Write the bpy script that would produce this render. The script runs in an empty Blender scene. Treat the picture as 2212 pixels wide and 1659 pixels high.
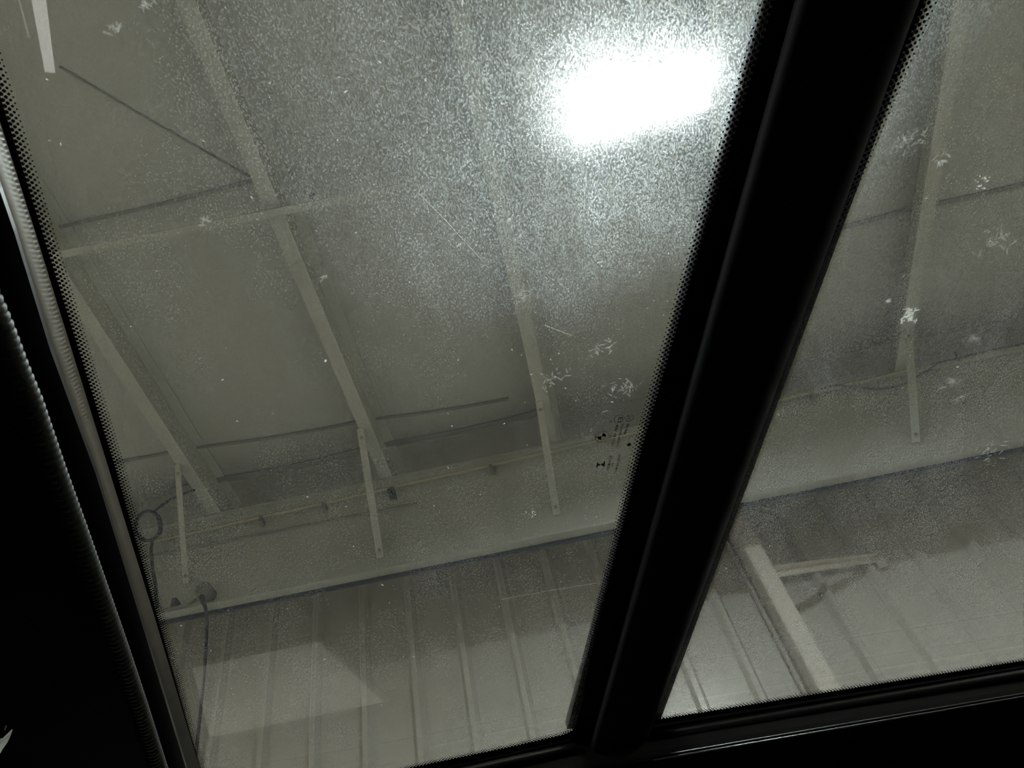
import bpy, bmesh, math, random
from mathutils import Vector, Matrix
random.seed(7)
S = bpy.context.scene
COL = S.collection

# ------------------------------------------------------------------ camera
W, H, FPX = 2212.0, 1659.0, 1662.0
CX, CY = W / 2, H / 2
ZC = 1.35                                    # camera height above the floor
def _r(p): return Vector((p[0] - CX, -(p[1] - CY), -FPX)).normalized()
UPC = _r((740, -450))                        # zenith vanishing point
FWC = _r((1600, 2846)); FWC = (FWC - UPC * FWC.dot(UPC)).normalized()   # direction square to the end wall
XC = FWC.cross(UPC)
M3 = Matrix((XC, FWC, UPC))                  # camera axes -> world axes
CAMPOS = Vector((0, 0, ZC))
cam_d = bpy.data.cameras.new('camera'); cam = bpy.data.objects.new('camera', cam_d); COL.objects.link(cam)
cam_d.sensor_fit = 'HORIZONTAL'; cam_d.sensor_width = 36.0; cam_d.lens = FPX / W * 36.0
cam_d.clip_start = 0.02; cam_d.clip_end = 100
cam.matrix_world = Matrix.Translation(CAMPOS) @ M3.to_4x4()
S.camera = cam

# ------------------------------------------------------------------ world and exposure
w = bpy.data.worlds.new('world'); S.world = w; w.use_nodes = True
w.node_tree.nodes['Background'].inputs[0].default_value = (0.02, 0.022, 0.025, 1)
w.node_tree.nodes['Background'].inputs[1].default_value = 0.3
S.view_settings.view_transform = 'Standard'; S.view_settings.look = 'None'
S.view_settings.gamma = 1.0; S.view_settings.use_curve_mapping = False
S.view_settings.exposure = 1.52
S.cycles.transparent_max_bounces = 24
S.cycles.max_bounces = 10; S.cycles.diffuse_bounces = 6
S.cycles.sample_clamp_indirect = 6.0
LED_MAIN = 112.0
LED_FILL = 70.0

# ------------------------------------------------------------------ pixel -> place
def ray(p): return M3 @ _r(p)
def on_wall(p, D): d = ray(p); return CAMPOS + d * (D / d.y)
def on_level(p, h): d = ray(p); return CAMPOS + d * (h / d.z)
SL = 0.0761                                   # roof falls to the right, about 1 in 13
def on_roof(p, z0): d = ray(p); return CAMPOS + d * (z0 / (d.z + SL * d.x))

# ------------------------------------------------------------------ helpers
def mk(name, verts, faces, mat, parent=None, smooth=False):
    me = bpy.data.meshes.new(name); me.from_pydata([tuple(v) for v in verts], [], faces); me.update()
    if smooth:
        for p in me.polygons: p.use_smooth = True
    for m in (mat if isinstance(mat, (list, tuple)) else [mat]): me.materials.append(m)
    o = bpy.data.objects.new(name, me); COL.objects.link(o)
    if parent is not None: par(o, parent)
    return o
def world_loc(o):
    m = Matrix.Identity(4)
    while o is not None:
        m = o.matrix_basis if o.parent is None else o.matrix_parent_inverse @ o.matrix_basis
        if o.parent is None: return m
        o = o.parent
    return m
def par(o, parent):
    o.parent = parent
    root = parent
    while root.parent: root = root.parent
    # every mesh of a fixed thing is written in world metres: undo the root's own place
    o.matrix_parent_inverse = root.matrix_basis.inverted() if parent is root else Matrix.Identity(4)
def tag(o, label=None, cat=None, group=None, kind=None):
    if label: o['label'] = label
    if cat: o['category'] = cat
    if group: o['group'] = group
    if kind: o['kind'] = kind
    return o
def empty(name, loc):
    o = bpy.data.objects.new(name, None); COL.objects.link(o); o.location = loc; o.empty_display_size = .2
    return o
class MB:
    def __init__(s): s.v = []; s.f = []
    def add(s, vs, fs):
        b = len(s.v); s.v += [Vector(v) for v in vs]; s.f += [tuple(i + b for i in f) for f in fs]; return s
    def box(s, a, b):
        x0, y0, z0 = a; x1, y1, z1 = b
        return s.add([(x0,y0,z0),(x1,y0,z0),(x1,y1,z0),(x0,y1,z0),(x0,y0,z1),(x1,y0,z1),(x1,y1,z1),(x0,y1,z1)],
                     [(0,3,2,1),(4,5,6,7),(0,1,5,4),(1,2,6,5),(2,3,7,6),(3,0,4,7)])
    def bar(s, p, q, wx, wz, up=(0,0,1)):
        p, q = Vector(p), Vector(q); d = (q - p).normalized(); up = Vector(up)
        sx = d.cross(up).normalized(); sz = sx.cross(d).normalized()
        c = []
        for o in (p, q):
            for a, b in ((-1,-1),(1,-1),(1,1),(-1,1)): c.append(o + sx*a*wx/2 + sz*b*wz/2)
        return s.add(c, [(0,3,2,1),(4,5,6,7),(0,1,5,4),(1,2,6,5),(2,3,7,6),(3,0,4,7)])
    def tube(s, pts, r, n=8):
        pts = [Vector(p) for p in pts]; rr = r if isinstance(r, (list, tuple)) else [r]*len(pts)
        b = len(s.v); ref = None
        for i, p in enumerate(pts):
            d = (pts[min(i+1, len(pts)-1)] - pts[max(i-1, 0)]).normalized()
            if ref is None: ref = Vector((0,0,1)) if abs(d.z) < .9 else Vector((1,0,0))
            a = d.cross(ref).normalized(); c = a.cross(d).normalized(); ref = c
            for k in range(n):
                t = 2*math.pi*k/n; s.v.append(p + (a*math.cos(t) + c*math.sin(t))*rr[i])
        for i in range(len(pts)-1):
            for k in range(n):
                k2 = (k+1) % n; s.f.append((b+i*n+k, b+i*n+k2, b+(i+1)*n+k2, b+(i+1)*n+k))
        s.f.append(tuple(b+k for k in range(n))[::-1]); s.f.append(tuple(b+(len(pts)-1)*n+k for k in range(n)))
        return s
    def sweep(s, path, prof, axis, close=True):
        # prof: list of (a,b) offsets, axis(i)->(A,B) vectors at path point i
        b = len(s.v); n = len(prof)
        for i, p in enumerate(path):
            A, B = axis(i)
            for (x, y) in prof: s.v.append(Vector(p) + A*x + B*y)
        for i in range(len(path)-1):
            for k in range(n if close else n-1):
                k2 = (k+1) % n; s.f.append((b+i*n+k, b+i*n+k2, b+(i+1)*n+k2, b+(i+1)*n+k))
        if close:
            s.f.append(tuple(b+k for k in range(n))[::-1]); s.f.append(tuple(b+(len(path)-1)*n+k for k in range(n)))
        return s
    def build(s, name, mat, parent=None, smooth=False): return mk(name, s.v, s.f, mat, parent, smooth)

# ------------------------------------------------------------------ materials
def mat(name, col, rough=.6, metal=0.0, noise=None, bump=None, spec=.5):
    m = bpy.data.materials.new(name); m.use_nodes = True; nt = m.node_tree; b = nt.nodes['Principled BSDF']
    b.inputs['Base Color'].default_value = (*col, 1); b.inputs['Roughness'].default_value = rough
    b.inputs['Metallic'].default_value = metal; b.inputs['Specular IOR Level'].default_value = spec
    tc = nt.nodes.new('ShaderNodeTexCoord')
    if noise:
        sc, amt = noise
        n = nt.nodes.new('ShaderNodeTexNoise'); n.inputs['Scale'].default_value = sc; n.inputs['Detail'].default_value = 5
        nt.links.new(tc.outputs['Object'], n.inputs['Vector'])
        r = nt.nodes.new('ShaderNodeValToRGB')
        r.color_ramp.elements[0].position = .3; r.color_ramp.elements[1].position = .7
        r.color_ramp.elements[0].color = (*[c*(1-amt) for c in col], 1); r.color_ramp.elements[1].color = (*[min(1, c*(1+amt)) for c in col], 1)
        nt.links.new(n.outputs['Fac'], r.inputs['Fac']); nt.links.new(r.outputs['Color'], b.inputs['Base Color'])
    if bump:
        sc, st, dist = bump
        n2 = nt.nodes.new('ShaderNodeTexNoise'); n2.inputs['Scale'].default_value = sc; n2.inputs['Detail'].default_value = 4
        nt.links.new(tc.outputs['Object'], n2.inputs['Vector'])
        bp = nt.nodes.new('ShaderNodeBump'); bp.inputs['Strength'].default_value = st; bp.inputs['Distance'].default_value = dist
        nt.links.new(n2.outputs['Fac'], bp.inputs['Height']); nt.links.new(bp.outputs['Normal'], b.inputs['Normal'])
    return m
def emit(name, col, strength):
    m = bpy.data.materials.new(name); m.use_nodes = True; nt = m.node_tree; nt.nodes.clear()
    e = nt.nodes.new('ShaderNodeEmission'); e.inputs[0].default_value = (*col, 1); e.inputs[1].default_value = strength
    o = nt.nodes.new('ShaderNodeOutputMaterial'); nt.links.new(e.outputs[0], o.inputs[0]); return m

M = {}
M['sheet'] = mat('white_painted_sheet', (.64,.61,.55), .28, noise=(1.7,.07), bump=(3,.12,.02))
M['insul'] = mat('vinyl_insulation', (.56,.56,.52), .5, noise=(1.1,.06), bump=(2.2,.35,.03))
M['steel'] = mat('pale_primed_steel', (.60,.60,.54), .5, noise=(3,.08))
M['rafter'] = mat('painted_rafter_steel', (.52,.52,.47), .5, noise=(1.3,.08))
M['post'] = mat('beige_painted_steel', (.66,.60,.53), .45, noise=(2,.06))
M['conduit'] = mat('yellowed_conduit', (.50,.47,.33), .4, .3)
M['strap'] = mat('dark_strap', (.27,.27,.26), .6)
M['cable'] = mat('blue_black_cable', (.035,.04,.065), .5)
M['boxgrey'] = mat('grey_box_metal', (.22,.22,.19), .5)
M['floor'] = mat('concrete', (.62,.60,.55), .55, noise=(1.5,.15), bump=(30,.1,.002))
M['lamp_body'] = mat('white_lamp_housing', (.75,.75,.75), .4)
M['led_main'] = emit('led_cool_white', (.86,.945,1.0), LED_MAIN)
M['led_fill'] = emit('led_fill_white', (1.0,.99,.92), LED_FILL)
M['frit'] = mat('black_frit', (.006,.006,.007), .4, spec=.3)
M['bar'] = mat('black_roof_trim', (.032,.036,.046), .6, bump=(900,.08,.0003), spec=.2)
M['rail'] = mat('black_rubber_rail', (.018,.018,.018), .38)
M['headliner'] = mat('black_headliner_cloth', (.012,.012,.012), .9, bump=(1400,.5,.0006))
M['piping'] = mat('black_woven_edge', (.08,.08,.07), .55)
M['lip'] = mat('pale_lip', (.74,.69,.61), .55, noise=(60,.08))
M['chrome'] = mat('bright_trim', (.75,.74,.70), .25, .9)
M['ink'] = mat('black_print', (.004,.004,.004), .5)
M['rubber'] = mat('tyre_rubber', (.02,.02,.02), .8)
M['paint'] = mat('dark_car_paint', (.03,.033,.04), .25)

def glass_mats(HAZE, ior2, sfx):
    # inner face: tint and mirror-like reflection; Schlick so that it reads the same from both sides
    m = bpy.data.materials.new('tinted_roof_glass'+sfx); m.use_nodes = True; nt = m.node_tree; nt.nodes.clear()
    N = nt.nodes.new; L = nt.links.new
    g = N('ShaderNodeNewGeometry')
    dt = N('ShaderNodeVectorMath'); dt.operation = 'DOT_PRODUCT'; L(g.outputs['Normal'], dt.inputs[0]); L(g.outputs['Incoming'], dt.inputs[1])
    ab = N('ShaderNodeMath'); ab.operation = 'ABSOLUTE'; L(dt.outputs['Value'], ab.inputs[0])
    om = N('ShaderNodeMath'); om.operation = 'SUBTRACT'; om.inputs[0].default_value = 1; L(ab.outputs[0], om.inputs[1])
    pw = N('ShaderNodeMath'); pw.operation = 'POWER'; L(om.outputs[0], pw.inputs[0]); pw.inputs[1].default_value = 5
    ml = N('ShaderNodeMath'); ml.operation = 'MULTIPLY_ADD'; L(pw.outputs[0], ml.inputs[0]); ml.inputs[1].default_value = .92; ml.inputs[2].default_value = .075
    t = N('ShaderNodeBsdfTransparent'); t.inputs[0].default_value = (.51,.53,.49,1)
    gl = N('ShaderNodeBsdfGlossy'); gl.inputs['Roughness'].default_value = .02; gl.inputs[0].default_value = (1,1,1,1)
    mx = N('ShaderNodeMixShader'); L(ml.outputs[0], mx.inputs[0]); L(t.outputs[0], mx.inputs[1]); L(gl.outputs[0], mx.inputs[2])
    o = N('ShaderNodeOutputMaterial'); L(mx.outputs[0], o.inputs[0])
    inner = m
    # outer face: road film - fine dust that scatters light forward, denser in smears
    m = bpy.data.materials.new('dusty_outer_glass'+sfx); m.use_nodes = True; nt = m.node_tree; nt.nodes.clear()
    N = nt.nodes.new; L = nt.links.new
    tc = N('ShaderNodeTexCoord')
    def noise(sc, det=3, rough=.6, stretch=None):
        n = N('ShaderNodeTexNoise'); n.inputs['Scale'].default_value = sc; n.inputs['Detail'].default_value = det; n.inputs['Roughness'].default_value = rough
        if stretch:
            mp = N('ShaderNodeMapping'); mp.inputs['Scale'].default_value = stretch[0]; mp.inputs['Rotation'].default_value = (0,0,stretch[1])
            L(tc.outputs['Object'], mp.inputs[0]); L(mp.outputs[0], n.inputs['Vector'])
        else: L(tc.outputs['Object'], n.inputs['Vector'])
        return n.outputs['Fac']
    def ramp(x, a, b, va=0., vb=1.):
        r = N('ShaderNodeMapRange'); r.inputs[1].default_value = a; r.inputs[2].default_value = b; r.inputs[3].default_value = va; r.inputs[4].default_value = vb
        L(x, r.inputs[0]); return r.outputs[0]
    def mul(a, b, op='MULTIPLY'):
        q = N('ShaderNodeMath'); q.operation = op
        for i, x in enumerate((a, b)):
            if isinstance(x, (int, float)): q.inputs[i].default_value = x
            else: L(x, q.inputs[i])
        return q.outputs[0]
    grain = ramp(noise(1050, 2, .75, ((1,.6,1), .5)), .42, .68, .25, 2.5)       # millimetre grain
    smear = ramp(noise(9, 4, .6), .35, .7, .55, 1.35)                       # palm-size smears
    streak = ramp(noise(28, 4, .65, ((1,.25,1), -.9)), .45, .72, .85, 1.35)
    amt = mul(mul(grain, smear), streak)
    tr = N('ShaderNodeBsdfTransparent'); tr.inputs[0].default_value = (1,1,1,1)
    r1 = N('ShaderNodeBsdfRefraction'); r1.inputs['Roughness'].default_value = 1.0; r1.inputs['IOR'].default_value = 1.045; r1.inputs[0].default_value = (1,1,1,1)
    r2 = N('ShaderNodeBsdfRefraction'); r2.inputs['Roughness'].default_value = 1.0; r2.inputs['IOR'].default_value = ior2; r2.inputs[0].default_value = (.90,.96,1,1)
    tl = N('ShaderNodeBsdfTranslucent'); tl.inputs[0].default_value = (.8,.8,.82,1)
    a1 = mul(amt, HAZE[0]); a2 = mul(amt, HAZE[1]); a3 = mul(amt, HAZE[2])
    x1 = N('ShaderNodeMixShader'); L(a1, x1.inputs[0]); L(tr.outputs[0], x1.inputs[1]); L(r1.outputs[0], x1.inputs[2])
    x2 = N('ShaderNodeMixShader'); L(a2, x2.inputs[0]); L(x1.outputs[0], x2.inputs[1]); L(r2.outputs[0], x2.inputs[2])
    x3 = N('ShaderNodeMixShader'); L(a3, x3.inputs[0]); L(x2.outputs[0], x3.inputs[1]); L(tl.outputs[0], x3.inputs[2])
    o = N('ShaderNodeOutputMaterial'); L(x3.outputs[0], o.inputs[0])
    return inner, m
M['glass_in'], M['glass_out'] = glass_mats((.042, .09, .03), 1.40, '_front')
M['glass_in_r'], M['glass_out_r'] = glass_mats((.04, .17, .042), 1.60, '_rear')   # the rear pane is dirtier
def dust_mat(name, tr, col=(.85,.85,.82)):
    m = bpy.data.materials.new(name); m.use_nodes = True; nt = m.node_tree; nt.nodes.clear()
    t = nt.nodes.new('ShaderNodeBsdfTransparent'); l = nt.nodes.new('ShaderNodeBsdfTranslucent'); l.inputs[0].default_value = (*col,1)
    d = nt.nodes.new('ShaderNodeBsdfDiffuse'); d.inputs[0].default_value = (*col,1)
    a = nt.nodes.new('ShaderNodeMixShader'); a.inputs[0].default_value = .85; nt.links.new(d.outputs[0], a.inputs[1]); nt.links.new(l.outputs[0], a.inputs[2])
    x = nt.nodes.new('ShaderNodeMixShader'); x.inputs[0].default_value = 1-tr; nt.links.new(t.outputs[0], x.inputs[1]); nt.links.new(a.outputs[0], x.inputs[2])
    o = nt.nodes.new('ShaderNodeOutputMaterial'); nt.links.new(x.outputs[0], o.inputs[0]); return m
M['fleck'] = dust_mat('white_fleck', .1)
M['smudge'] = dust_mat('thin_smudge', .80)
M['hook'] = dust_mat('pale_plastic', 0.0, (.8,.78,.74))
M['mirror_sheen'] = dust_mat('pale_reflection', .45, (.9,.82,.80))

# ================================================================== THE BUILDING
YW = 4.5                                        # end wall
YF, YB = 3.72, 3.79                             # rafter flange, front and rear edge
X0, X1, Y0 = -7.5, 7.0, -7.0
def zr(x, z0): return ZC + z0 - SL*x            # a level that falls with the roof
RB0 = .8407*YB - SL*.2459*YB                    # rafter underside at x = 0, above the camera
RT0 = 1.0718*YF - SL*.2607*YF                   # rafter top
PZ0 = RT0 + .005                                # purlin underside
CZ0 = PZ0 + .215                                # roof insulation

tag(MB().box((X0-.2, Y0-.2, -.15), (X1+.2, YW+.25, 0)).build('floor', M['floor']), 'smooth grey concrete floor of the metal building', kind='structure')
wl = MB().box((X0-.15, Y0, 0), (X0, YW+.1, zr(X0, CZ0)+.55)).build('wall_left', M['sheet']); tag(wl, kind='structure')
wr = MB().box((X1, Y0, 0), (X1+.15, YW+.1, zr(X1, CZ0)+.55)).build('wall_right', M['sheet']); tag(wr, kind='structure')
wf = MB().add([(X0,Y0,0),(X1,Y0,0),(X1,Y0,zr(X1,CZ0)+.55),(X0,Y0,zr(X0,CZ0)+.55),(X0,Y0-.15,0),(X1,Y0-.15,0),(X1,Y0-.15,zr(X1,CZ0)+.55),(X0,Y0-.15,zr(X0,CZ0)+.55)],
              [(0,1,2,3),(5,4,7,6),(0,4,5,1),(3,2,6,7),(0,3,7,4),(1,5,6,2)]).build('wall_front', M['sheet']); tag(wf, kind='structure')
wb = MB().add([(X0,YW+.03,0),(X1,YW+.03,0),(X1,YW+.03,zr(X1,CZ0)+.55),(X0,YW+.03,zr(X0,CZ0)+.55),(X0,YW+.2,0),(X1,YW+.2,0),(X1,YW+.2,zr(X1,CZ0)+.55),(X0,YW+.2,zr(X0,CZ0)+.55)],
              [(0,1,2,3),(5,4,7,6),(0,4,5,1),(3,2,6,7),(0,3,7,4),(1,5,6,2)]).build('wall_back', M['sheet']); tag(wb, 'ribbed metal end wall below the rafter', kind='structure')
# ribbed sheets of the end wall: three tall ribs to each sheet
PITCH = .0753*YW; RX0 = -.222*YW
def sheet_profile(n=3):
    pr = []
    for k in range(n):
        c = PITCH*(k+.5)
        pr += [(c-.040, 0), (c-.016, -.052), (c+.016, -.052), (c+.040, 0)]
    pr = [(0, 0)] + pr + [(PITCH*n + .012, -.001)]
    return sorted(pr)
pf = sheet_profile()
x = RX0 - PITCH*.5
while x > X0 + 3*PITCH: x -= 3*PITCH
while x < X1 - 3*PITCH:
    ztop = zr(x + 3*PITCH, CZ0) + .36
    n = len(pf); vs = [(x+a, YW+b, 0.0) for a, b in pf] + [(x+a, YW+b, ztop) for a, b in pf]
    mk('wall_panel', vs, [(i, i+1, n+i+1, n+i) for i in range(n-1)], M['sheet'], wb)
    x += 3*PITCH

# purlins (positions from the photograph), each a lipped Z section running square to the end wall
def purlin_x(p): return on_roof(p, PZ0).x
PX = [(purlin_x((150,600)) + purlin_x((455,1115)))/2, (purlin_x((420,0)) + purlin_x((820,1030)))/2, (purlin_x((1140,690)) + purlin_x((1175,910)))/2]
PITCHP = (PX[2]-PX[0])/2
PXS = [PX[0]-2*PITCHP, PX[0]-PITCHP] + PX + [PX[2]+PITCHP*k for k in (1,2,3)]
PLAB = ['pale steel purlin beyond the coiled cable, second along from it', 'pale steel purlin just beyond the coiled cable',
        'pale steel purlin beside the coiled cable', 'long pale steel purlin crossed by the thin bridging bar',
        'faint pale steel purlin leading to the rafter beside the lamp', 'steel purlin over the far end of the lamp beyond the roof bar',
        'steel purlin next beyond the wall column', 'steel purlin second beyond the wall column']
def purlin(xc, label):
    z = zr(xc, PZ0); prof = [(-.042,.018),(-.042,0),(.044,0),(.044,.2),(.11,.2),(.11,.203),(.041,.203),(.041,.003),(-.039,.003),(-.039,.018)]
    m = MB(); m.sweep([(xc, Y0, z), (xc, YW, z)], prof, lambda i: (Vector((1,0,-SL)), Vector((0,0,1))))
    tag(m.build('purlin', M['steel']), label, 'beam', 'roof purlins')
for xc, lb in zip(PXS, PLAB): purlin(xc, lb)

# ceiling: insulation blanket that sags a little between purlins
vs, fs = [], []
edges = [X0] + PXS + [X1]
xs = []
for a, b in zip(edges[:-1], edges[1:]):
    for k in range(10): xs.append((a+(b-a)*k/10, .028*(1-(2*k/10-1)**2)))
xs.append((X1, 0))
YS = on_roof((768,982), CZ0).y                  # past this strap the blanket is raised, shaped to darken the zone over the rafter
ys = [Y0 + (YS-Y0)*k/24 for k in range(25)] + [YS+.04, YS+.09, YS+.16, YS+.3, YW]
def lift(yy): t = min(1, max(0, (yy-YS)/.12)); return .38*t*t*(3-2*t)
for (xx, sg) in xs:
    for yy in ys: vs.append((xx, yy, zr(xx, CZ0) - sg*(1+.12*math.sin(yy*2.3+xx)) + lift(yy)))
ny = len(ys)
for i in range(len(xs)-1):
    for j in range(ny-1): fs.append((i*ny+j, (i+1)*ny+j, (i+1)*ny+j+1, i*ny+j+1))
ce = mk('ceiling', vs, fs, M['insul'], smooth=True); tag(ce, 'sagging white vinyl insulation blanket over the purlins', kind='structure')
def ceil_z(xx):
    for a, b in zip(edges[:-1], edges[1:]):
        if a <= xx <= b: return zr(xx, CZ0) - .028*(1-(2*(xx-a)/(b-a)-1)**2)
    return zr(xx, CZ0)
# dark straps that hold the blanket up across the purlins, and one shadow line
def strap(pa, pb, w=.03, ext=(-.25,1.25)):
    a, b = on_roof(pa, CZ0-.05), on_roof(pb, CZ0-.05); m = MB(); n = 40
    pts = []
    for k in range(n+1):
        q = a.lerp(b, ext[0]+(ext[1]-ext[0])*k/n)
        if X0 < q.x < X1: pts.append(Vector((q.x, q.y, ceil_z(q.x)-.010)))
    for p, q in zip(pts[:-1], pts[1:]): m.bar(p, q, w, .004)
    return m.build('ceiling_strip', M['strap'], ce)
strap((500,1038), (1042,924), .045)
strap((400,978), (768,919), .022, (-.5,1.9))
strap((120,497), (545,395), .02, (-.3,1.0))  # dark strip drawn for the bridging bar's shadow line
strap((1840,490), (2212,400), .03)

# rafter: deep I section with conduit along its top
def raf(name, y0, y1, za, zb, matn, parent):
    m = MB(); xa, xb = X0, X1
    m.add([(xa,y0,zr(xa,za)),(xb,y0,zr(xb,za)),(xb,y1,zr(xb,za)),(xa,y1,zr(xa,za)),(xa,y0,zr(xa,zb)),(xb,y0,zr(xb,zb)),(xb,y1,zr(xb,zb)),(xa,y1,zr(xa,zb))],
          [(0,3,2,1),(4,5,6,7),(0,1,5,4),(1,2,6,5),(2,3,7,6),(3,0,4,7)])
    return m.build(name, M[matn], parent)
ra = empty('rafter', (0, (YF+YB)/2, 0)); tag(ra, 'deep pale steel rafter in front of the ribbed wall', 'beam')
raf('web', 3.750, 3.770, RB0+.012, RT0-.012, 'rafter', ra)
raf('bottom_flange', YF, YB, RB0, RB0+.016, 'rafter', ra)
raf('gap_shadow_strip', YB-.004, YB+.012, RB0-.028, RB0+.006, 'cable', ra)  # dark strip standing in for the shaded gap behind the flange
raf('top_flange', YF, YB, RT0-.014, RT0, 'rafter', ra)
for xx in (-3.2, -.15, 2.9):                    # web stiffeners
    m = MB().box((xx-.006, 3.740, zr(xx, RB0+.02)), (xx+.006, 3.765, zr(xx, RT0-.02))); m.build('stiffener', M['rafter'], ra)

# conduits on the rafter
def along(p0, p1, y, n=24, ext=(0,1), wob=.0):
    a, b = on_wall(p0, y), on_wall(p1, y); out = []
    for k in range(n+1):
        q = a.lerp(b, ext[0] + (ext[1]-ext[0])*k/n); q.z += wob*math.sin(k*1.7); out.append(q)
    return out
cd = empty('conduit', (0, 3.680, 0)); tag(cd, 'thin yellowed conduit running along the top edge of the rafter', 'conduit')
cpts = along((340,1168), (1390,930), 3.700, 30, (-.15, 2.2), .002)
for q in cpts: q.z = min(q.z, zr(q.x, RT0) - .022)          # stays under the purlins where the rafter falls away
def pipe_z(xx):
    for p, q in zip(cpts[:-1], cpts[1:]):
        if p.x <= xx <= q.x: return p.z + (q.z-p.z)*(xx-p.x)/(q.x-p.x)
    return cpts[-1].z
MB().tube(cpts, .012).build('pipe', M['conduit'], cd, True)
for p in ((565,1113), (1060,1005), (700,1086), (1760,860)):
    c = on_wall(p, 3.700); c.z = pipe_z(c.x); MB().box((c.x-.012, 3.684, c.z-.05), (c.x+.012, 3.752, c.z-.004)).build('clip', M['boxgrey'], cd)
c2 = MB().tube(along((334,1198), (900,1088), 3.7425, 20, (-.1,1), .001), .009).build('data_cable', M['boxgrey']); tag(c2, 'thin grey cable lying along the face of the rafter', 'cable')
c = on_wall((845,1063), 3.700); c.z = pipe_z(c.x) - .040
jb = empty('cable_clamp', (c.x, 3.740, c.z)); tag(jb, 'small dark clamp hanging under the conduit on the rafter', 'clamp')
MB().box((c.x-.022, 3.682, c.z-.03), (c.x+.022, 3.752, c.z+.03)).build('body', M['cable'], jb)
MB().tube([(c.x+.01, 3.700, c.z-.025), (c.x+.025, 3.700, c.z-.05), (c.x+.03, 3.715, c.z-.075)], .006).build('tail', M['cable'], jb)

# slanting flange braces from each purlin down to the rafter's bottom flange
BR = [((377,1005),(402,1200+60),'coiled cable'), ((772,928),(822,1205),'dark cable clamp'), ((1158,868),(1203,1112),'printed glass mark'), ((1961,708),(1979,955),'hanging wire')]
for (pa, pb, by) in BR:
    b = on_wall(pb, 3.738); a = on_roof(pa, PZ0-.003)
    a.x += max(-.02, min(.02, min(PXS, key=lambda v: abs(v-a.x))-a.x))
    t = empty('flange_brace', (b.x, b.y, b.z)); tag(t, 'slanting pale steel flange brace nearest the ' + by if by != 'printed glass mark' else 'slanting pale steel flange brace below the faint purlin', 'brace', 'flange braces')
    m = MB(); m.bar(a, b, .048, .005, (0,-1,.6)); m.build('flat_leg', M['steel'], t)
    m = MB(); e = (b-a).normalized(); sd = e.cross(Vector((0,-1,.6))).normalized(); nb = sd.cross(e).normalized(); nb = nb if nb.y > 0 else -nb
    m.bar(a + e*.05 + sd*.022 + nb*.014, b - e*.012 + sd*.022 + nb*.014, .005, .026, (0,-1,.6)); m.build('upright_leg', M['steel'], t)
    for q, s in ((a,.06), (b,-.05)):
        q2 = q + (b-a).normalized()*s; m = MB(); m.tube([q2, q2+Vector((0,-.008,-.012))], .011, 6); m.build('bolt', M['strap'], t)

# bridging bar under the purlins
a, b = on_roof((100,556), PZ0-.039), on_roof((905,398), PZ0-.039)
d = b - a
t = empty('bridging_bar', a); tag(t, 'thin pale bridging bar crossing below the long purlin', 'bar')
MB().bar(a - d*.6, b, .042, .004).build('flat_leg', M['steel'], t)
MB().bar(a - d*.6 + Vector((0,.02,.02)), b + Vector((0,.02,.02)), .004, .04).build('upright_leg', M['steel'], t)
q = on_roof((672,444), PZ0-.039); q = a + d*((q.x-a.x)/d.x)
MB().tube([q, Vector((q.x, q.y, ceil_z(q.x)+.002))], .003, 6).build('hanger_rod', M['steel'], t)
MB().tube([q+Vector((0,0,.105)), q+Vector((0,0,.14))], .014, 8).build('nut', M['cable'], t)

# coiled cable and junction box by the rafter's left end
def tubes(pp, y, r): return MB().tube([on_wall(p, y) for p in pp], r, 8)
loop = []
for k in range(27):
    an = 2*math.pi*k/22 - .6; loop.append((318 + 27*math.cos(an)+ (k*.15), 1136 + 32*math.sin(an)))
cc = empty('coiled_cable', on_wall((318,1136), 3.600)); tag(cc, 'dark blue cable coiled in a loop beside the rafter', 'cable')
le = on_roof((413,1060), PZ0-.006); le.x = max(le.x, PX[0]-.034); le.z = zr(le.x, PZ0)-.006
ld = [le] + [on_wall(p, y) for p, y in (((392,1068),3.56),((362,1083),3.60),((330,1106),3.62))]
MB().tube(ld, .009, 8).build('lead', M['cable'], cc, True)
tubes(loop, 3.620, .012).build('loop', M['cable'], cc, True)
MB().tube([on_wall(p, y) for p, y in (((330,1163),3.625),((326,1190),3.66),((330,1230),3.69),((336,1262),3.70),((338,1301),3.70),((340,1312),3.70))], .011, 8).build('tail', M['cable'], cc, True)
c = on_wall((440,1276), 3.680)
jb = empty('junction_box', c); tag(jb, 'round grey junction box fixed low on the rafter', 'box')
m = MB(); m.tube([(c.x, 3.752, c.z), (c.x, 3.660, c.z), (c.x, 3.648, c.z)], [.055,.055,.045], 20); m.build('body', M['boxgrey'], jb)
m = MB(); m.tube([(c.x-.05, 3.700, c.z-.035), (c.x-.1, 3.700, c.z-.06), (c.x-.32, 3.700, c.z-.05)], .009, 8); m.build('conduit_arm', M['boxgrey'], jb, True)
m = MB(); p = on_wall((376,1302), 3.700); m.box((p.x-.014, 3.690, p.z-.03), (p.x+.014, 3.752, p.z+.03)); m.build('clip', M['cable'], jb)
m = MB(); m.tube([(c.x, 3.670, c.z-.05), (c.x+.01, 3.670, c.z-.09), (c.x+.02, 3.690, c.z-.12)], [.02,.015,.01], 10); m.build('gland', M['cable'], jb, True)
gx = c.x+.02; gz = c.z-.12
dc = MB().tube([(gx, 3.690, gz+.01), on_wall((446,1326), 3.70), on_wall((447,1337), 3.75), on_wall((447,1345), 3.85), on_wall((447,1354), YW-.06), on_wall((446,1380), YW-.055), on_wall((444,1420), YW-.05), on_wall((441,1460), YW-.05), on_wall((420,1660), YW-.05)], .011, 8).build('drop_cable', M['cable'], None, True)
tag(dc, 'dark cable dropping from the junction box down the ribbed wall', 'cable')
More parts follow.
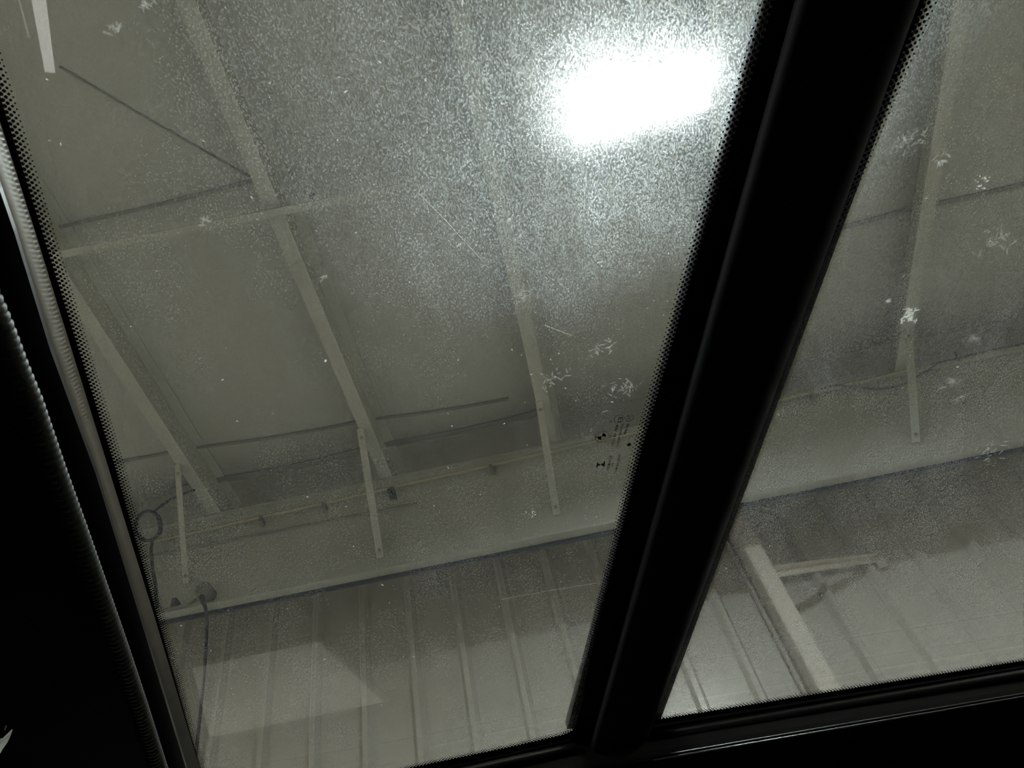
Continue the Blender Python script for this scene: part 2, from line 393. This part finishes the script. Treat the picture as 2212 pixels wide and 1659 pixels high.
def on_pipe(xx, dy=-.016, dz=0): return Vector((xx, 3.700+dy, pipe_z(xx)+dz))
hx = on_wall((2088,795), 3.684).x
hw = MB().tube([on_pipe(on_wall((2330,745), 3.684).x), on_pipe(on_wall((2212,770), 3.684).x, -.018, .004), on_pipe(hx+.1, -.018), on_pipe(hx, -.018, -.006), on_pipe(hx-.12, -.02, -.012)]
               + [on_wall(p, 3.678) for p in [(1960,828),(1935,836),(1895,841),(1862,838)]] + [on_pipe(on_wall((1800,826), 3.684).x)], .006, 6).build('hanging_wire', M['cable'], None, True)
tag(hw, 'thin dark wire sagging below the roof near the conduit', 'wire')
hk = MB().tube([on_pipe(hx+.03, -.016, .06), on_pipe(hx+.02, -.019, .03), on_pipe(hx, -.021, .0), on_pipe(hx+.005, -.016, -.03), on_pipe(hx+.015, .0, -.018)], .006, 6).build('wire_hook', M['cable'], None, True)
tag(hk, 'small dark hook holding the sagging wire', 'hook')
a = on_roof((130,142), CZ0-.02); b = on_roof((545,385), CZ0-.015)
pts = []
for k in range(15):
    q = a.lerp(b, k/14); pts.append(Vector((q.x, q.y, ceil_z(q.x)-.007)))
tag(MB().tube(pts, .006, 6).build('ceiling_wire', M['strap'], None, True), 'thin dark wire running slantwise over the insulation', 'wire')

# column against the end wall
pr_ = on_wall((1812,1482), 4.12).x; pl_ = on_wall((1771,1489), 4.12).x
co = empty('wall_column', ((pl_+pr_)/2, 4.28, 0)); tag(co, 'beige steel column standing against the ribbed wall', 'column')
zt = zr(pr_, CZ0) + .32
MB().box((pl_, 4.11, 0), (pr_, 4.122, zt)).build('front_flange', M['post'], co)
MB().box((pl_+.028, 4.12, 0), (pl_+.036, 4.46, zt)).build('web', M['post'], co)
MB().box((pl_-.004, 4.12, 0), (pl_+.004, 4.165, zt)).build('front_lip', M['post'], co)
MB().box((pl_-.004, 4.40, 0), (pl_+.004, 4.462, zt)).build('rear_lip', M['post'], co)
MB().box((pl_-.004, 4.452, 0), (pr_, 4.466, zt)).build('rear_flange', M['post'], co)
# stay from the column back to the wall
a = on_wall((1664,1229), 4.12); b = on_wall((1892,1199), 4.45)
st = empty('wall_stay', a); tag(st, 'pale steel angle stay between the column and the wall', 'brace')
MB().bar(a, b, .05, .006).build('flat_leg', M['post'], st)
MB().bar(a+Vector((-.01,.02,-.027)), b+Vector((-.01,.0,-.027)), .006, .05).build('upright_leg', M['post'], st)
MB().box((b.x-.03, 4.44, b.z-.09), (b.x+.03, 4.47, b.z+.03)).build('end_plate', M['post'], st)

# LED lamps
def lamp(name, cx, cy, z, lx, ly, led, label, topgap):
    t = empty(name, (cx, cy, z)); tag(t, label, 'lamp', 'ceiling lamps')
    hx, hy = lx/2, ly/2
    m = MB(); m.box((cx-hx-.02, cy-hy-.02, z+.012), (cx+hx+.02, cy+hy+.02, z+.05)); m.build('housing', M['lamp_body'], t)
    m = MB()
    m.box((cx-hx-.02, cy-hy-.02, z-.012), (cx-hx, cy+hy+.02, z+.012)); m.box((cx+hx, cy-hy-.02, z-.012), (cx+hx+.02, cy+hy+.02, z+.012))
    m.box((cx-hx, cy-hy-.02, z-.012), (cx+hx, cy-hy, z+.012)); m.box((cx-hx, cy+hy, z-.012), (cx+hx, cy+hy+.02, z+.012)); m.build('rim', M['lamp_body'], t)
    m = MB(); m.box((cx-hx, cy-hy, z-.004), (cx+hx, cy+hy, z+.012)); m.build('led_panel', led, t)
    m = MB(); m.box((cx-.16, cy-.05, z+.05), (cx+.16, cy+.05, z+.10)); m.build('driver', M['boxgrey'], t)
    for s in (-1, 1):
        m = MB(); m.tube([(cx+s*hx*.8, cy, z+.05), (cx+s*hx*.8, cy, ceil_z(cx+s*hx*.8)+.004)], .004, 6); m.build('hanger', M['boxgrey'], t)
LZ = 3.45
lp = [on_level(p, LZ) for p in ((1195,180),(1560,95),(1570,240),(1200,310))]
lcx = sum(p.x for p in lp)/4; lcy = sum(p.y for p in lp)/4
lamp('ceiling_lamp', lcx, lcy, ZC+LZ, .66, .25, M['led_main'], 'glaring white LED panel lamp seen through the dusty front glass', zr(lcx, CZ0)-.05)
for i, (xx, yy) in enumerate(((-4.6, .6), (-3.8, -3.6), (.75, -3.8), (4.9, -.6))):  # lamps out of view, added to brighten the building
    lamp('ceiling_lamp', xx, yy, ZC+LZ+(.1 if xx < 0 else -.25), .66, .25, M['led_fill'],
         ['added unseen white LED lamp hanging beyond the coiled cable', 'added unseen white LED lamp behind the car towards the plain wall', 'added unseen white LED lamp hanging behind the car', 'added unseen white LED lamp hanging past the rear of the car'][i], zr(xx, CZ0)-.05)

# ================================================================== THE CAR
HOOKZ = -.17
HG = .45                                        # glass above the camera
TH = .005
BD = Vector((-.284, .959, 0)); BD.normalize()   # across the car, towards the far rail
BU = Vector((BD.y, -BD.x, 0))                   # along the car
car = empty('car', (0, 0, 0)); car.location = Vector((BU.x*.5, BU.y*.5, 0)) + BD*.25
tag(car, 'dark car cabin with a two-pane panoramic glass roof', 'car')
def G(p, dz=0): return on_level(p, HG + dz)
def rounded(poly, r, n=6):
    out = []; N = len(poly)
    for i in range(N):
        p = poly[i]; a = poly[i-1]; b = poly[(i+1) % N]; rr = r[i]
        if rr <= 0: out.append(p); continue
        da = (a-p).normalized(); db = (b-p).normalized(); q0 = p+da*rr; q1 = p+db*rr
        for k in range(n+1):
            t = k/n; out.append(q0*(1-t)**2 + p*2*t*(1-t) + q1*t*t)
    return out
def resample(loop, step):
    out = []
    N = len(loop)
    for i in range(N):
        a, b = loop[i], loop[(i+1) % N]; L = (b-a).length; n = max(1, int(round(L/step)))
        for k in range(n): out.append(a.lerp(b, k/n))
    return out
front_px = [(-160,-300),(0,203),(92,500),(250,1010),(431,1652),(500,1900),(700,1700),(870,1659),(1100,1613),(1243,1578),(1284,1380),(1388,960),(1515,525),(1672,0),(1756,-280)]
# the front pane's near-side far corner lies outside the picture: close it on the rail line
front_px = [(-165,-330),(0,203),(92,500),(250,1010),(431,1652),(455,1738),(870,1661),(1100,1613),(1241,1581),(1284,1380),(1388,960),(1515,525),(1672,0),(1770,-330)]
rear_px = [(2120,-330),(1996,0),(1747,600),(1609,950),(1404,1553),(1434,1552),(2212,1426),(2900,1315),(3300,900),(2900,-330)]
rear_px = [(2120,-330),(1996,0),(1747,600),(1609,950),(1400,1557),(2212,1426),(2900,1312),(3050,500),(2900,-330)]
def pane(name, px, rad, label, sfx=''):
    loop = [G(p) for p in px]
    inner = rounded(loop, rad)
    cen = sum(inner, Vector())/len(inner)
    outer = []
    for p in inner:
        d = p - cen; outer.append(p + d.normalized()*.045)
    n = len(outer)
    vs = [Vector(p) for p in outer] + [p + Vector((0,0,TH)) for p in outer]
    # lower face faces down, upper face faces up
    area = sum(outer[i].x*outer[(i+1)%n].y - outer[(i+1)%n].x*outer[i].y for i in range(n))
    lo, hi = list(range(n)), list(range(n, 2*n))
    if area > 0: fl, fu = lo[::-1], hi
    else: fl, fu = lo, hi[::-1]
    fs = [tuple(fl), tuple(fu)] + [(i, (i+1) % n, n+(i+1) % n, n+i) for i in range(n)]
    o = mk(name, vs, fs, [M['glass_in'+sfx], M['glass_out'+sfx], M['frit']], car)
    o.data.polygons[1].material_index = 1
    for p in o.data.polygons[2:]: p.material_index = 2
    o['label'] = label
    # printed black border under the glass
    wide = []
    for p in inner: wide.append(p + (p-cen).normalized()*.043)
    z = Vector((0,0,-.0006))
    b = mk('frit_border', [p+z for p in inner] + [p+z for p in wide], [(i, (i+1) % n, n+(i+1) % n, n+i) for i in range(n)], M['frit'], o)
    # dotted fade of the border: three rows of dots, smaller inwards
    sgn = 1 if area > 0 else -1
    m = MB(); N = len(inner); total = 0
    step0 = .0027; acc = 0.0; kk = 0
    for i in range(N):
        a, c = inner[i], inner[(i+1) % N]; e = (c-a); L = e.length
        if L < 1e-6: continue
        e.normalize(); nin = Vector((-e.y, e.x, 0))*sgn
        kx = min(1, max(0, (((a+c)/2).dot(BU)+.32)/.45)); ks = 1+.5*kx; step = step0*ks
        s = (-acc) % step
        while s < L:
            for row, (off, rad_) in enumerate(((.0006,.00102),(.0022,.00088),(.0038,.00068),(.0053,.00045))):
                q = a + e*(s + (step/2 if row % 2 else 0)) + nin*off*ks + z
                b0 = [q + Vector((math.cos(t*math.pi/3), math.sin(t*math.pi/3), 0))*rad_*ks for t in range(6)]
                m.add(b0, [(0,5,4,3,2,1)])
            s += step
        acc = (acc + L) % step
    dd = m.build('frit_dots', M['frit'], o); dd['kind'] = 'stuff'
    return o, inner
gf, loop_f = pane('front_glass', front_px, [.03,0,0,0,0,.02,0,0,.018,0,0,0,0,.03], 'dusty tinted front pane of the roof')
gr, loop_r = pane('rear_glass', rear_px, [.03,0,0,0,.022,0,.03,0,.03], 'dusty tinted rear pane of the roof', '_r')

def sheet(name, top, bot, matn, parent, n=16, th=.01):
    m = MB(); k = n+1
    for t in (top, bot): m.v += [Vector(p) for p in t]
    for t in (top, bot): m.v += [Vector(p)+Vector((0,0,th)) for p in t]
    for i in range(n):
        m.f += [(i, i+1, k+i+1, k+i), (2*k+i, 3*k+i, 3*k+i+1, 2*k+i+1), (i, 2*k+i, 2*k+i+1, i+1), (k+i, k+i+1, 3*k+i+1, 3*k+i)]
    return m.build(name, M[matn], parent)
# crossbar trim between the panes
def lerp_px(a, b, t): return (a[0]+(b[0]-a[0])*t, a[1]+(b[1]-a[1])*t)
bl0, bl1 = (1740,-330), (1262,1640); br0, br1 = (2095,-330), (1398,1640)
n = 24; vs = []; prof = [(0,-.001),(.0,-.012),(.04,-.020),(.12,-.024),(.88,-.026),(.96,-.021),(1,-.012),(1,-.001)]
m = MB(); rows = []
for i in range(n+1):
    t = i/n; pl = lerp_px((1808,-330), (1266,1640), t); prr = lerp_px((2108,-330), (1384,1640), t)
    rows.append([G(lerp_px(pl, prr, s), dz) for s, dz in prof])
k = len(prof)
for r_ in rows: m.v += r_
for i in range(n):
    for j in range(k-1): m.f.append((i*k+j, i*k+j+1, (i+1)*k+j+1, (i+1)*k+j))
cb = m.build('crossbar', M['bar'], car, True); cb['label'] = 'broad black crossbar between the roof panes'
# black printed band of the glass above the crossbar
bb = [((1768,-330),(2112,-330)), ((1684,0),(1986,0)), ((1527,525),(1768,525)), ((1400,960),(1596,960)), ((1296,1380),(1450,1380)), ((1236,1590),(1412,1560)), ((1230,1690),(1420,1690))]
sheet('frit_band', [G(a, -.002) for a, b in bb], [G(b, -.002) for a, b in bb], 'frit', car, n=6, th=.001)
# frame plate above the crossbar so that no light passes between the panes
A, B, C, D = G((1745,-330), .012), G((2125,-330), .012), G((1425,1560), .012), G((1225,1575), .012)
MB().add([A,B,C,D,A+Vector((0,0,.01)),B+Vector((0,0,.01)),C+Vector((0,0,.01)),D+Vector((0,0,.01))], [(0,1,2,3),(7,6,5,4),(0,4,5,1),(1,5,6,2),(2,6,7,3),(3,7,4,0)]).build('roof_cross_member', M['paint'], car)

# guide rails below the far edge of the glass
def rail_line(pa, pb, dz, n=20, ext=(0,1)):
    return [G(lerp_px(pa, pb, ext[0]+(ext[1]-ext[0])*i/n), dz) for i in range(n+1)]
gl = empty('guide_rail', (0,0,0)); bpy.data.objects.remove(gl)
RL = lambda pa, pb, dz, ext: rail_line(pa, pb, dz, 20, ext)
seal = MB().tube(RL((1408,1592),(2212,1455), -.016, (-.0,1.6)), .0052, 8).build('guide_rail', M['rail'], car, True)
MB().tube(RL((1408,1609),(2212,1470), -.02, (-.0,1.6)), .0046, 8).build('rail_groove', M['rail'], seal, True)
seal2 = MB().tube(RL((880,1694),(1244,1614), -.016, (-1.2,1.0)), .0055, 8).build('guide_rail', M['rail'], car, True)
MB().tube(RL((880,1710),(1244,1632), -.02, (-1.2,1.0)), .0046, 8).build('rail_groove', M['rail'], seal2, True)
ch = MB().tube(RL((1412,1642),(2212,1505), -.056, (0,1.6)), .0011, 8).build('bright_bead', M['chrome'], car, True); ch['label'] = 'thin bright bead along the headliner edge'
MB().tube(RL((1412,1636),(2212,1499), -.054, (0,1.6)), .0016, 8).build('bead_seat', M['rail'], ch, True)
# far headliner: sheet from the bead down to the door
rb_t = [(-300,1930),(430,1772),(870,1690),(1100,1638),(1240,1606),(1400,1580),(2212,1449),(3000,1322)]
rb_b = [(-300,1990),(430,1832),(870,1752),(1100,1702),(1240,1670),(1412,1641),(2212,1504),(3000,1370)]
sheet('rail_base', [G(p, -.006) for p in rb_t], [G(p, -.046) for p in rb_b], 'headliner', car, n=7, th=.004)
top = [G(p, -.046) for p in rb_b]
DV = 1.06                                       # door lining, distance across the car
def to_door(p, z): q = Vector(p); s = DV - (q-CAMPOS).dot(BD); q = q + BD*s; q.z = z; return q
bot = [to_door(p, ZC+HG-.085) for p in top]
sheet('far_headliner', top, bot, 'headliner', car, n=7)

# left (front) edge: pale lip under the glass, black gap, woven piping, headliner
lipR = [(-60,90),(0,262),(76,500),(150,740),(237,1019),(330,1320),(429,1652),(470,1790)]
lipL = [(-110,30),(0,408),(32,500),(110,755),(209,1025),(300,1320),(401,1652),(440,1790)]
m = MB(); 
def dense(poly, n):
    out = []
    for i in range(len(poly)-1):
        for k in range(n): out.append(lerp_px(poly[i], poly[i+1], k/n))
    out.append(poly[-1]); return out
def steep(a, b, z):                             # drop at which b lies plumb below a
    u = (G(a, z)-CAMPOS).dot(BU); lo, hi = -.10, z
    for _ in range(30):
        mid = (lo+hi)/2
        if (G(b, mid)-CAMPOS).dot(BU) < u: hi = mid
        else: lo = mid
    return (lo+hi)/2
LR, LL = dense(lipR, 16), dense(lipL, 16)
for i, (a, b) in enumerate(zip(LR, LL)):
    t = i/(len(LR)-1)
    # the lip starts steep, facing the lamp, and rolls over towards the far rail
    zt_ = -.004; zv_ = steep(a, b, zt_); zb_ = zt_ - .003 + (zv_ - zt_)*max(0.0, 1.0-t*1.15)**.8
    m.v += [G(a, zt_), G(lerp_px(a,b,.5), (zt_+zb_)/2), G(b, zb_), G((b[0]-10, b[1]), zb_-.001)]
for i in range(len(LR)-1):
    for j in range(3): m.f.append((i*4+j, i*4+j+1, (i+1)*4+j+1, (i+1)*4+j))
lip = m.build('glass_lip', M['lip'], car, True); lip['label'] = 'pale lip under the front edge of the glass'
pipe_px = [(-120,330),(-50,500),(0,632),(30,702),(63,791),(95,870),(142,1010),(191,1147),(238,1282),(278,1397),(322,1530),(358,1645),(425,1850)]
dz = -.060
base = [G(p, dz) for p in dense(pipe_px, 12)]
# piping: ribbed roll
L = [0.0]
for a, b in zip(base[:-1], base[1:]): L.append(L[-1] + (b-a).length)
pts, rad = [], []
def at_len(s):
    for i in range(len(L)-1):
        if L[i] <= s <= L[i+1]: return base[i].lerp(base[i+1], (s-L[i])/(L[i+1]-L[i]))
    return base[-1]
R0 = .0075; s = 0.0; pitch = .0052
while s < L[-1]:
    for f_, rr in ((0,.84),(.25,.98),(.5,1.0),(.75,.96)):
        q = at_len(min(s+f_*pitch, L[-1])); pts.append(q - BU*R0); rad.append(R0*rr)
    s += pitch
pp = MB().tube(pts, rad, 10).build('edge_piping', M['piping'], car, True); pp['label'] = 'ribbed black woven piping along the headliner edge'
hl_top = [p - BU*.012 + Vector((0,0,-.003)) for p in base[::6]]
hl_bot = [p - BU*.9 + Vector((0,0,-.05)) for p in base[::6]]
sheet('front_headliner', hl_top, hl_bot, 'headliner', car, n=len(hl_top)-1)
# dark channel behind the lip and over the piping
ch_top = [G((b[0]-2, b[1]), -.034) for b in LL[::8]]
ch_bot = [p - BU*.9 + Vector((0,0,.0)) for p in ch_top]
sheet('sunblind_channel', ch_top, ch_bot, 'rail', car, n=len(ch_top)-1, th=.004)
# small pale plastic hook hanging below the headliner
def hook(pl, dz, matn, parent=None):
    tp = [G(p, dz) for p in pl]; kk = len(tp)
    return MB().add(tp + [p+Vector((0,0,.003)) for p in tp], [tuple(range(kk)), tuple(range(kk,2*kk))[::-1]] + [(i,(i+1)%kk,kk+(i+1)%kk,kk+i) for i in range(kk)]).build('visor_hook' if parent is None else 'hook_rim', M[matn], parent or car)
hk_ = hook(((-22,1650),(-20,1608),(2,1605),(22,1586),(24,1587),(16,1604),(6,1618),(0,1628)), HOOKZ, 'hook')
hook(((-10,1608),(0,1592),(9,1577),(11,1578),(3,1592),(-4,1606)), HOOKZ, 'piping', hk_)
MB().tube([G((-20,1632), HOOKZ), G((-60,1640), HOOKZ+.01), G((-70,1640), HOOKZ+.04), G((-70,1640), -.06)], .004, 8).build('hook_stem', M['piping'], hk_, True)

# door linings with windows: the roof glass mirrors the nearer one
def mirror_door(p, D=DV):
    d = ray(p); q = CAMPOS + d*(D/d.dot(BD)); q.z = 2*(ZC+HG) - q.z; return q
def door(name, quads, u0, u1, zlow):
    # vertical lining with window openings cut out, built as a filled bmesh
    bm = bmesh.new()
    def uv(q): return (Vector(q)-CAMPOS).dot(BU)
    def P(u, z): return CAMPOS + BD*DV + BU*u + Vector((0,0,z-ZC))
    loops = [[P(u0,zlow),P(u1,zlow),P(u1,ZC+HG+.02),P(u0,ZC+HG+.02)]] + quads
    es = []
    for lp_ in loops:
        vv = [bm.verts.new(q) for q in lp_]
        for i in range(len(vv)): es.append(bm.edges.new((vv[i], vv[(i+1) % len(vv)])))
    bmesh.ops.triangle_fill(bm, use_beauty=True, use_dissolve=False, edges=es)
    me = bpy.data.meshes.new(name); bm.to_mesh(me); bm.free(); me.materials.append(M['headliner'])
    o = bpy.data.objects.new(name, me); COL.objects.link(o); par(o, car)
    md = o.modifiers.new('thick', 'SOLIDIFY'); md.thickness = .02
    return o
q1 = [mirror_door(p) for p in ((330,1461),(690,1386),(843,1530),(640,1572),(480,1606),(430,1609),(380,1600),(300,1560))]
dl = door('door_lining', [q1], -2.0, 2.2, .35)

# rest of the cabin shell: near door, bulkheads, floor pan, roof skin, wheels
def P(u, v, z): return Vector((0,0,z)) + BU*u + BD*v
def ubox(name, u0, u1, v0, v1, z0, z1, matn):
    c8 = [P(u,v,z) for z in (z0,z1) for (u,v) in ((u0,v0),(u1,v0),(u1,v1),(u0,v1))]
    return MB().add(c8, [(0,3,2,1),(4,5,6,7),(0,1,5,4),(1,2,6,5),(2,3,7,6),(3,0,4,7)]).build(name, M[matn], car)
VN = -.62
ubox('near_door', -2.0, 2.2, VN-.05, VN, .35, ZC+HG-.02, 'headliner')
ubox('dashboard', -2.05, -2.0, VN-.05, DV+.05, .35, ZC+HG-.02, 'headliner')
ubox('tailgate', 2.2, 2.25, VN-.05, DV+.05, .35, ZC+HG-.02, 'headliner')
ubox('floor_pan', -2.05, 2.25, VN-.05, DV+.05, .28, .35, 'headliner')
zt = ZC+HG
ul = min((p).dot(BU) for p in loop_f); ur = max(p.dot(BU) for p in loop_r)
vmin = min(p.dot(BD) for p in loop_f+loop_r); vmax = max(p.dot(BD) for p in loop_f+loop_r)
ubox('roof_skin', -2.05, ul-.012, VN-.05, DV+.05, zt+.012, zt+.03, 'paint')
ubox('roof_skin', ur+.012, 2.25, VN-.05, DV+.05, zt+.012, zt+.03, 'paint')
ubox('roof_skin', ul-.012, ur+.012, VN-.05, vmin-.012, zt+.012, zt+.03, 'paint')
ubox('roof_skin', ul-.012, ur+.012, vmax+.085, DV+.05, zt+.012, zt+.03, 'paint')
for u in (-1.35, 1.45):
    for v in (VN+.05, DV-.05):
        c = P(u, v, .34); w_ = empty('x', (0,0,0)); bpy.data.objects.remove(w_)
        m = MB(); m.tube([c-BD*.12, c-BD*.1, c+BD*.1, c+BD*.12], [.31,.34,.34,.31], 28); ty = m.build('wheel', M['rubber'], car, True)
        m = MB(); m.tube([c-BD*.125, c+BD*.125], .22, 20); m.build('rim', M['chrome'], ty)

# ------------------------------------------------------------------ print on the front pane (read from outside, so mirrored from here)
ZP = -.0009
def text_mesh(txt):
    cu = bpy.data.curves.new('t', 'FONT'); cu.body = txt; cu.resolution_u = 3; cu.offset = .018
    o = bpy.data.objects.new('t', cu); COL.objects.link(o)
    me = bpy.data.meshes.new_from_object(o.evaluated_get(bpy.context.evaluated_depsgraph_get()))
    v = [x.co.copy() for x in me.vertices]; f = [tuple(p.vertices) for p in me.polygons]
    bpy.data.objects.remove(o); bpy.data.curves.remove(cu); bpy.data.meshes.remove(me); return v, f
mk_m = MB()
def frame(a, b):
    A, B = G(a, ZP), G(b, ZP); R = (B-A); L_ = R.length; R.normalize()
    U = Vector((R.y, -R.x, 0))
    side = G((a[0]-10, a[1]), ZP) - A
    if U.dot(side) < 0: U = -U
    return A, R, U, L_
def put_text(txt, a, b, hpx):
    v, f = text_mesh(txt)
    if not v: return
    x0, x1 = min(q.x for q in v), max(q.x for q in v); y0, y1 = min(q.y for q in v), max(q.y for q in v)
    A, R, U, L_ = frame(a, b); hh = (G((a[0]+hpx, a[1]), ZP) - G(a, ZP)).length
    mk_m.add([A + R*((q.x-x0)/(x1-x0)*L_) + U*((q.y-y0)/(y1-y0)-.5)*hh for q in v], f)
def ring(c, rpx, wpx, n=28, a0=0, a1=2*math.pi):
    C0 = G(c, ZP); sc = (G((c[0]+10, c[1]), ZP)-C0).length/10; r0, r1 = (rpx-wpx/2)*sc, (rpx+wpx/2)*sc
    A, R, U, _ = frame((c[0]+3, c[1]-10), (c[0]-3, c[1]+10))
    vs = []
    for k in range(n+1):
        t = a0+(a1-a0)*k/n; e = R*math.cos(t)+U*math.sin(t); vs += [C0+e*r0, C0+e*r1]
    mk_m.add(vs, [(2*k, 2*k+1, 2*k+3, 2*k+2) for k in range(n)])
def disc(c, rpx, a0=0, a1=2*math.pi, n=16): ring(c, rpx/2, rpx, n, a0, a1)
put_text('E001888', (1357,915), (1349,938), 5)
put_text('DOT 018 M80 TRANSP AS3', (1345,915), (1333,966), 4.5)
put_text('43R 011191', (1333.5,917), (1323,962.5), 6)
put_text('VUVAO', (1321,933), (1317,950), 5)
put_text('V', (1321,907), (1319,913), 6)
put_text('DCN M5001', (1320,985), (1312,1017), 5.5)
put_text('SEKRB SUP MYT', (1339,981), (1330,1021), 5)
put_text('33 ..', (1324,999), (1320,1016), 4)
put_text('E', (1341,901), (1340,907), 9); put_text('2', (1339,908), (1337,913), 8)
ring((1337.6,904.8), 10.5, .9); ring((1359.6,903), 8.5, .8)
for dx in (-3.5, 0, 3.5): ring((1359.6-dx*.35, 903+dx*1.2), 3.4, 1.1, 12, -1.2, 1.9)
disc((1359,960.4), 4.2)
ring((1300,943), 14.5, .9); ring((1300,943), 8.6, .8)
disc((1300,943), 8.4, 0, math.pi/2); disc((1300,943), 8.4, math.pi, 1.5*math.pi)
put_text('B', (1291.5,950.5), (1290.5,953), 3); put_text('M', (1288,943), (1288,946), 3.2); put_text('W', (1293,934.5), (1294,937), 3)
def poly_px(pl): 
    q = [G(p, ZP) for p in pl]; mk_m.add(q, [tuple(range(len(q)))])
poly_px([(1290,999),(1293,999),(1291,1009.5),(1288,1009.5)]); poly_px([(1291.8,1001),(1297,1003),(1296.5,1005.5),(1290.8,1006)])
poly_px([(1304,997),(1307.5,997),(1305.5,1008),(1302.5,1008)]); poly_px([(1303.3,1000.5),(1298.5,1002.2),(1298.3,1004.5),(1303.2,1006)])
mp_ = mk_m.build('glass_stamp', M['ink'], gf); mp_['label'] = 'small black printed glass stamp with round emblem'

# ------------------------------------------------------------------ dirt and painted reflections on the glass
ZT = TH + .0004
def inside(poly, p):
    c = False; n = len(poly); j = n-1
    for i in range(n):
        if (poly[i].y > p.y) != (poly[j].y > p.y) and p.x < (poly[j].x-poly[i].x)*(p.y-poly[i].y)/(poly[j].y-poly[i].y)+poly[i].x: c = not c
        j = i
    return c
def fleck(m, q, a, b, ang):
    e = Vector((math.cos(ang), math.sin(ang), 0)); g = Vector((-e.y, e.x, 0)); vs = []
    for k in range(6):
        t = k*math.pi/3; j = random.uniform(.7, 1.2); vs.append(q + e*math.cos(t)*a*j + g*math.sin(t)*b*j)
    m.add(vs, [tuple(range(6))])
LG = G((1380,200))  # lamp's spot on the pane; flecks crowd and swell here to paint its sparkle
def dirt(loop, owner, n, bias):
    m = MB(); xs = [p.x for p in loop]; ys = [p.y for p in loop]; k = 0
    while k < n:
        q = Vector((random.uniform(min(xs), max(xs)), random.uniform(min(ys), max(ys)), loop[0].z + ZT))
        if not inside(loop, q): continue
        k += 1
        if random.random() > bias(q): continue
        near = math.exp(-((q-LG).length/.16)**2); r = (.00027+.00016*near)*math.exp(random.gauss(0, .45)); fleck(m, q, r*random.uniform(1,2.2+1.2*near), r*.8, random.uniform(0, 6.3))
    o = m.build('dust_sparkle_flecks', M['fleck'], owner); o['kind'] = 'stuff'; return o
dirt(loop_f, gf, 5200, lambda q: .06 + .94*math.exp(-((q-LG).length/.17)**2))
dirt(loop_r, gr, 1400, lambda q: .45)
def patch(c, rx, ry, n, ang, owner, matn='smudge', size=.0011, name='dirt_smear'):
    m = MB()
    for k in range(n):
        u, v = random.gauss(0, .45), random.gauss(0, .45); ca, sa = math.cos(ang), math.sin(ang)
        p = (c[0]+u*rx*ca-v*ry*sa, c[1]+u*rx*sa+v*ry*ca); q = G(p); q.z = ZC+HG+ZT+.0002+.00004*(k%9)
        r = size*random.uniform(.5,1.4); fleck(m, q, r*random.uniform(1.2,3), r*.55, random.uniform(0, 6.3))
    o = m.build(name, M[matn], owner); o['kind'] = 'stuff'; return o
for c, rx, ry, n in (((1300,762),34,14,26),((1205,825),38,16,30),((1345,852),40,22,40),((1135,650),30,18,20),((700,608),10,5,6),((930,60),60,30,22),((240,68),22,12,14),((310,14),22,10,14),((440,487),14,7,12),((1495,470),20,50,26),((1330,415),18,40,20),((1130,170),40,70,60),((1250,150),90,22,60)):
    patch(c, rx, ry, n, -.4, gf)
for c, rx, ry, n in (((1975,310),60,24,44),((2045,355),24,12,18),((2160,530),52,34,60),((2110,740),26,14,22),((2060,838),34,14,26),((2150,985),44,26,44),((2080,870),20,10,12),((1680,905),22,10,14)):
    patch(c, rx, ry, n, -.45, gr)
patch((1972,690), 17, 14, 40, -.5, gr, 'fleck', .0009, 'dried_spot'); patch((1929,657), 5, 4, 10, 0, gr, 'fleck', .0007, 'dried_spot')
patch((2135,400), 18, 26, 14, .3, gr, 'fleck', .0007, 'dried_spot'); patch((1152,1118), 14, 12, 16, .3, gf, 'fleck', .0006, 'dried_spot')
def scratch(pts, wpx, matn):
    m = MB(); q = [G(p) + Vector((0,0,ZT+.0007)) for p in pts]; ww = wpx*.00033
    for a, b in zip(q[:-1], q[1:]):
        d = (b-a).normalized(); s_ = Vector((-d.y, d.x, 0))*ww/2; m.add([a-s_, b-s_*.6, b+s_*.6, a+s_], [(0,1,2,3)])
    return m.build('scratch', M[matn], gf)
scratch([(1405,-12),(1450,11),(1500,38)], 4.5, 'fleck')
scratch([(905,425),(960,480),(1010,535),(1060,590)], 1.3, 'fleck')
scratch([(1180,712),(1240,735)], 1.2, 'fleck')
scratch([(1080,1307),(1190,1287),(1300,1269)], 3.0, 'smudge')
scratch([(1160,655),(1290,640)], 1.2, 'smudge')
# pale strips painted for a reflection near the front edge
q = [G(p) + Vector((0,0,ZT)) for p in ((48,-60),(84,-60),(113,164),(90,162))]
tp = MB().add(q, [(0,1,2,3)]).build('reflection_strip', M['mirror_sheen'], gf); tp['label'] = 'pale painted reflection strip on the glass'
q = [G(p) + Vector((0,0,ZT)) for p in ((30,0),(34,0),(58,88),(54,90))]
MB().add(q, [(0,1,2,3)]).build('reflection_strip', M['smudge'], gf)
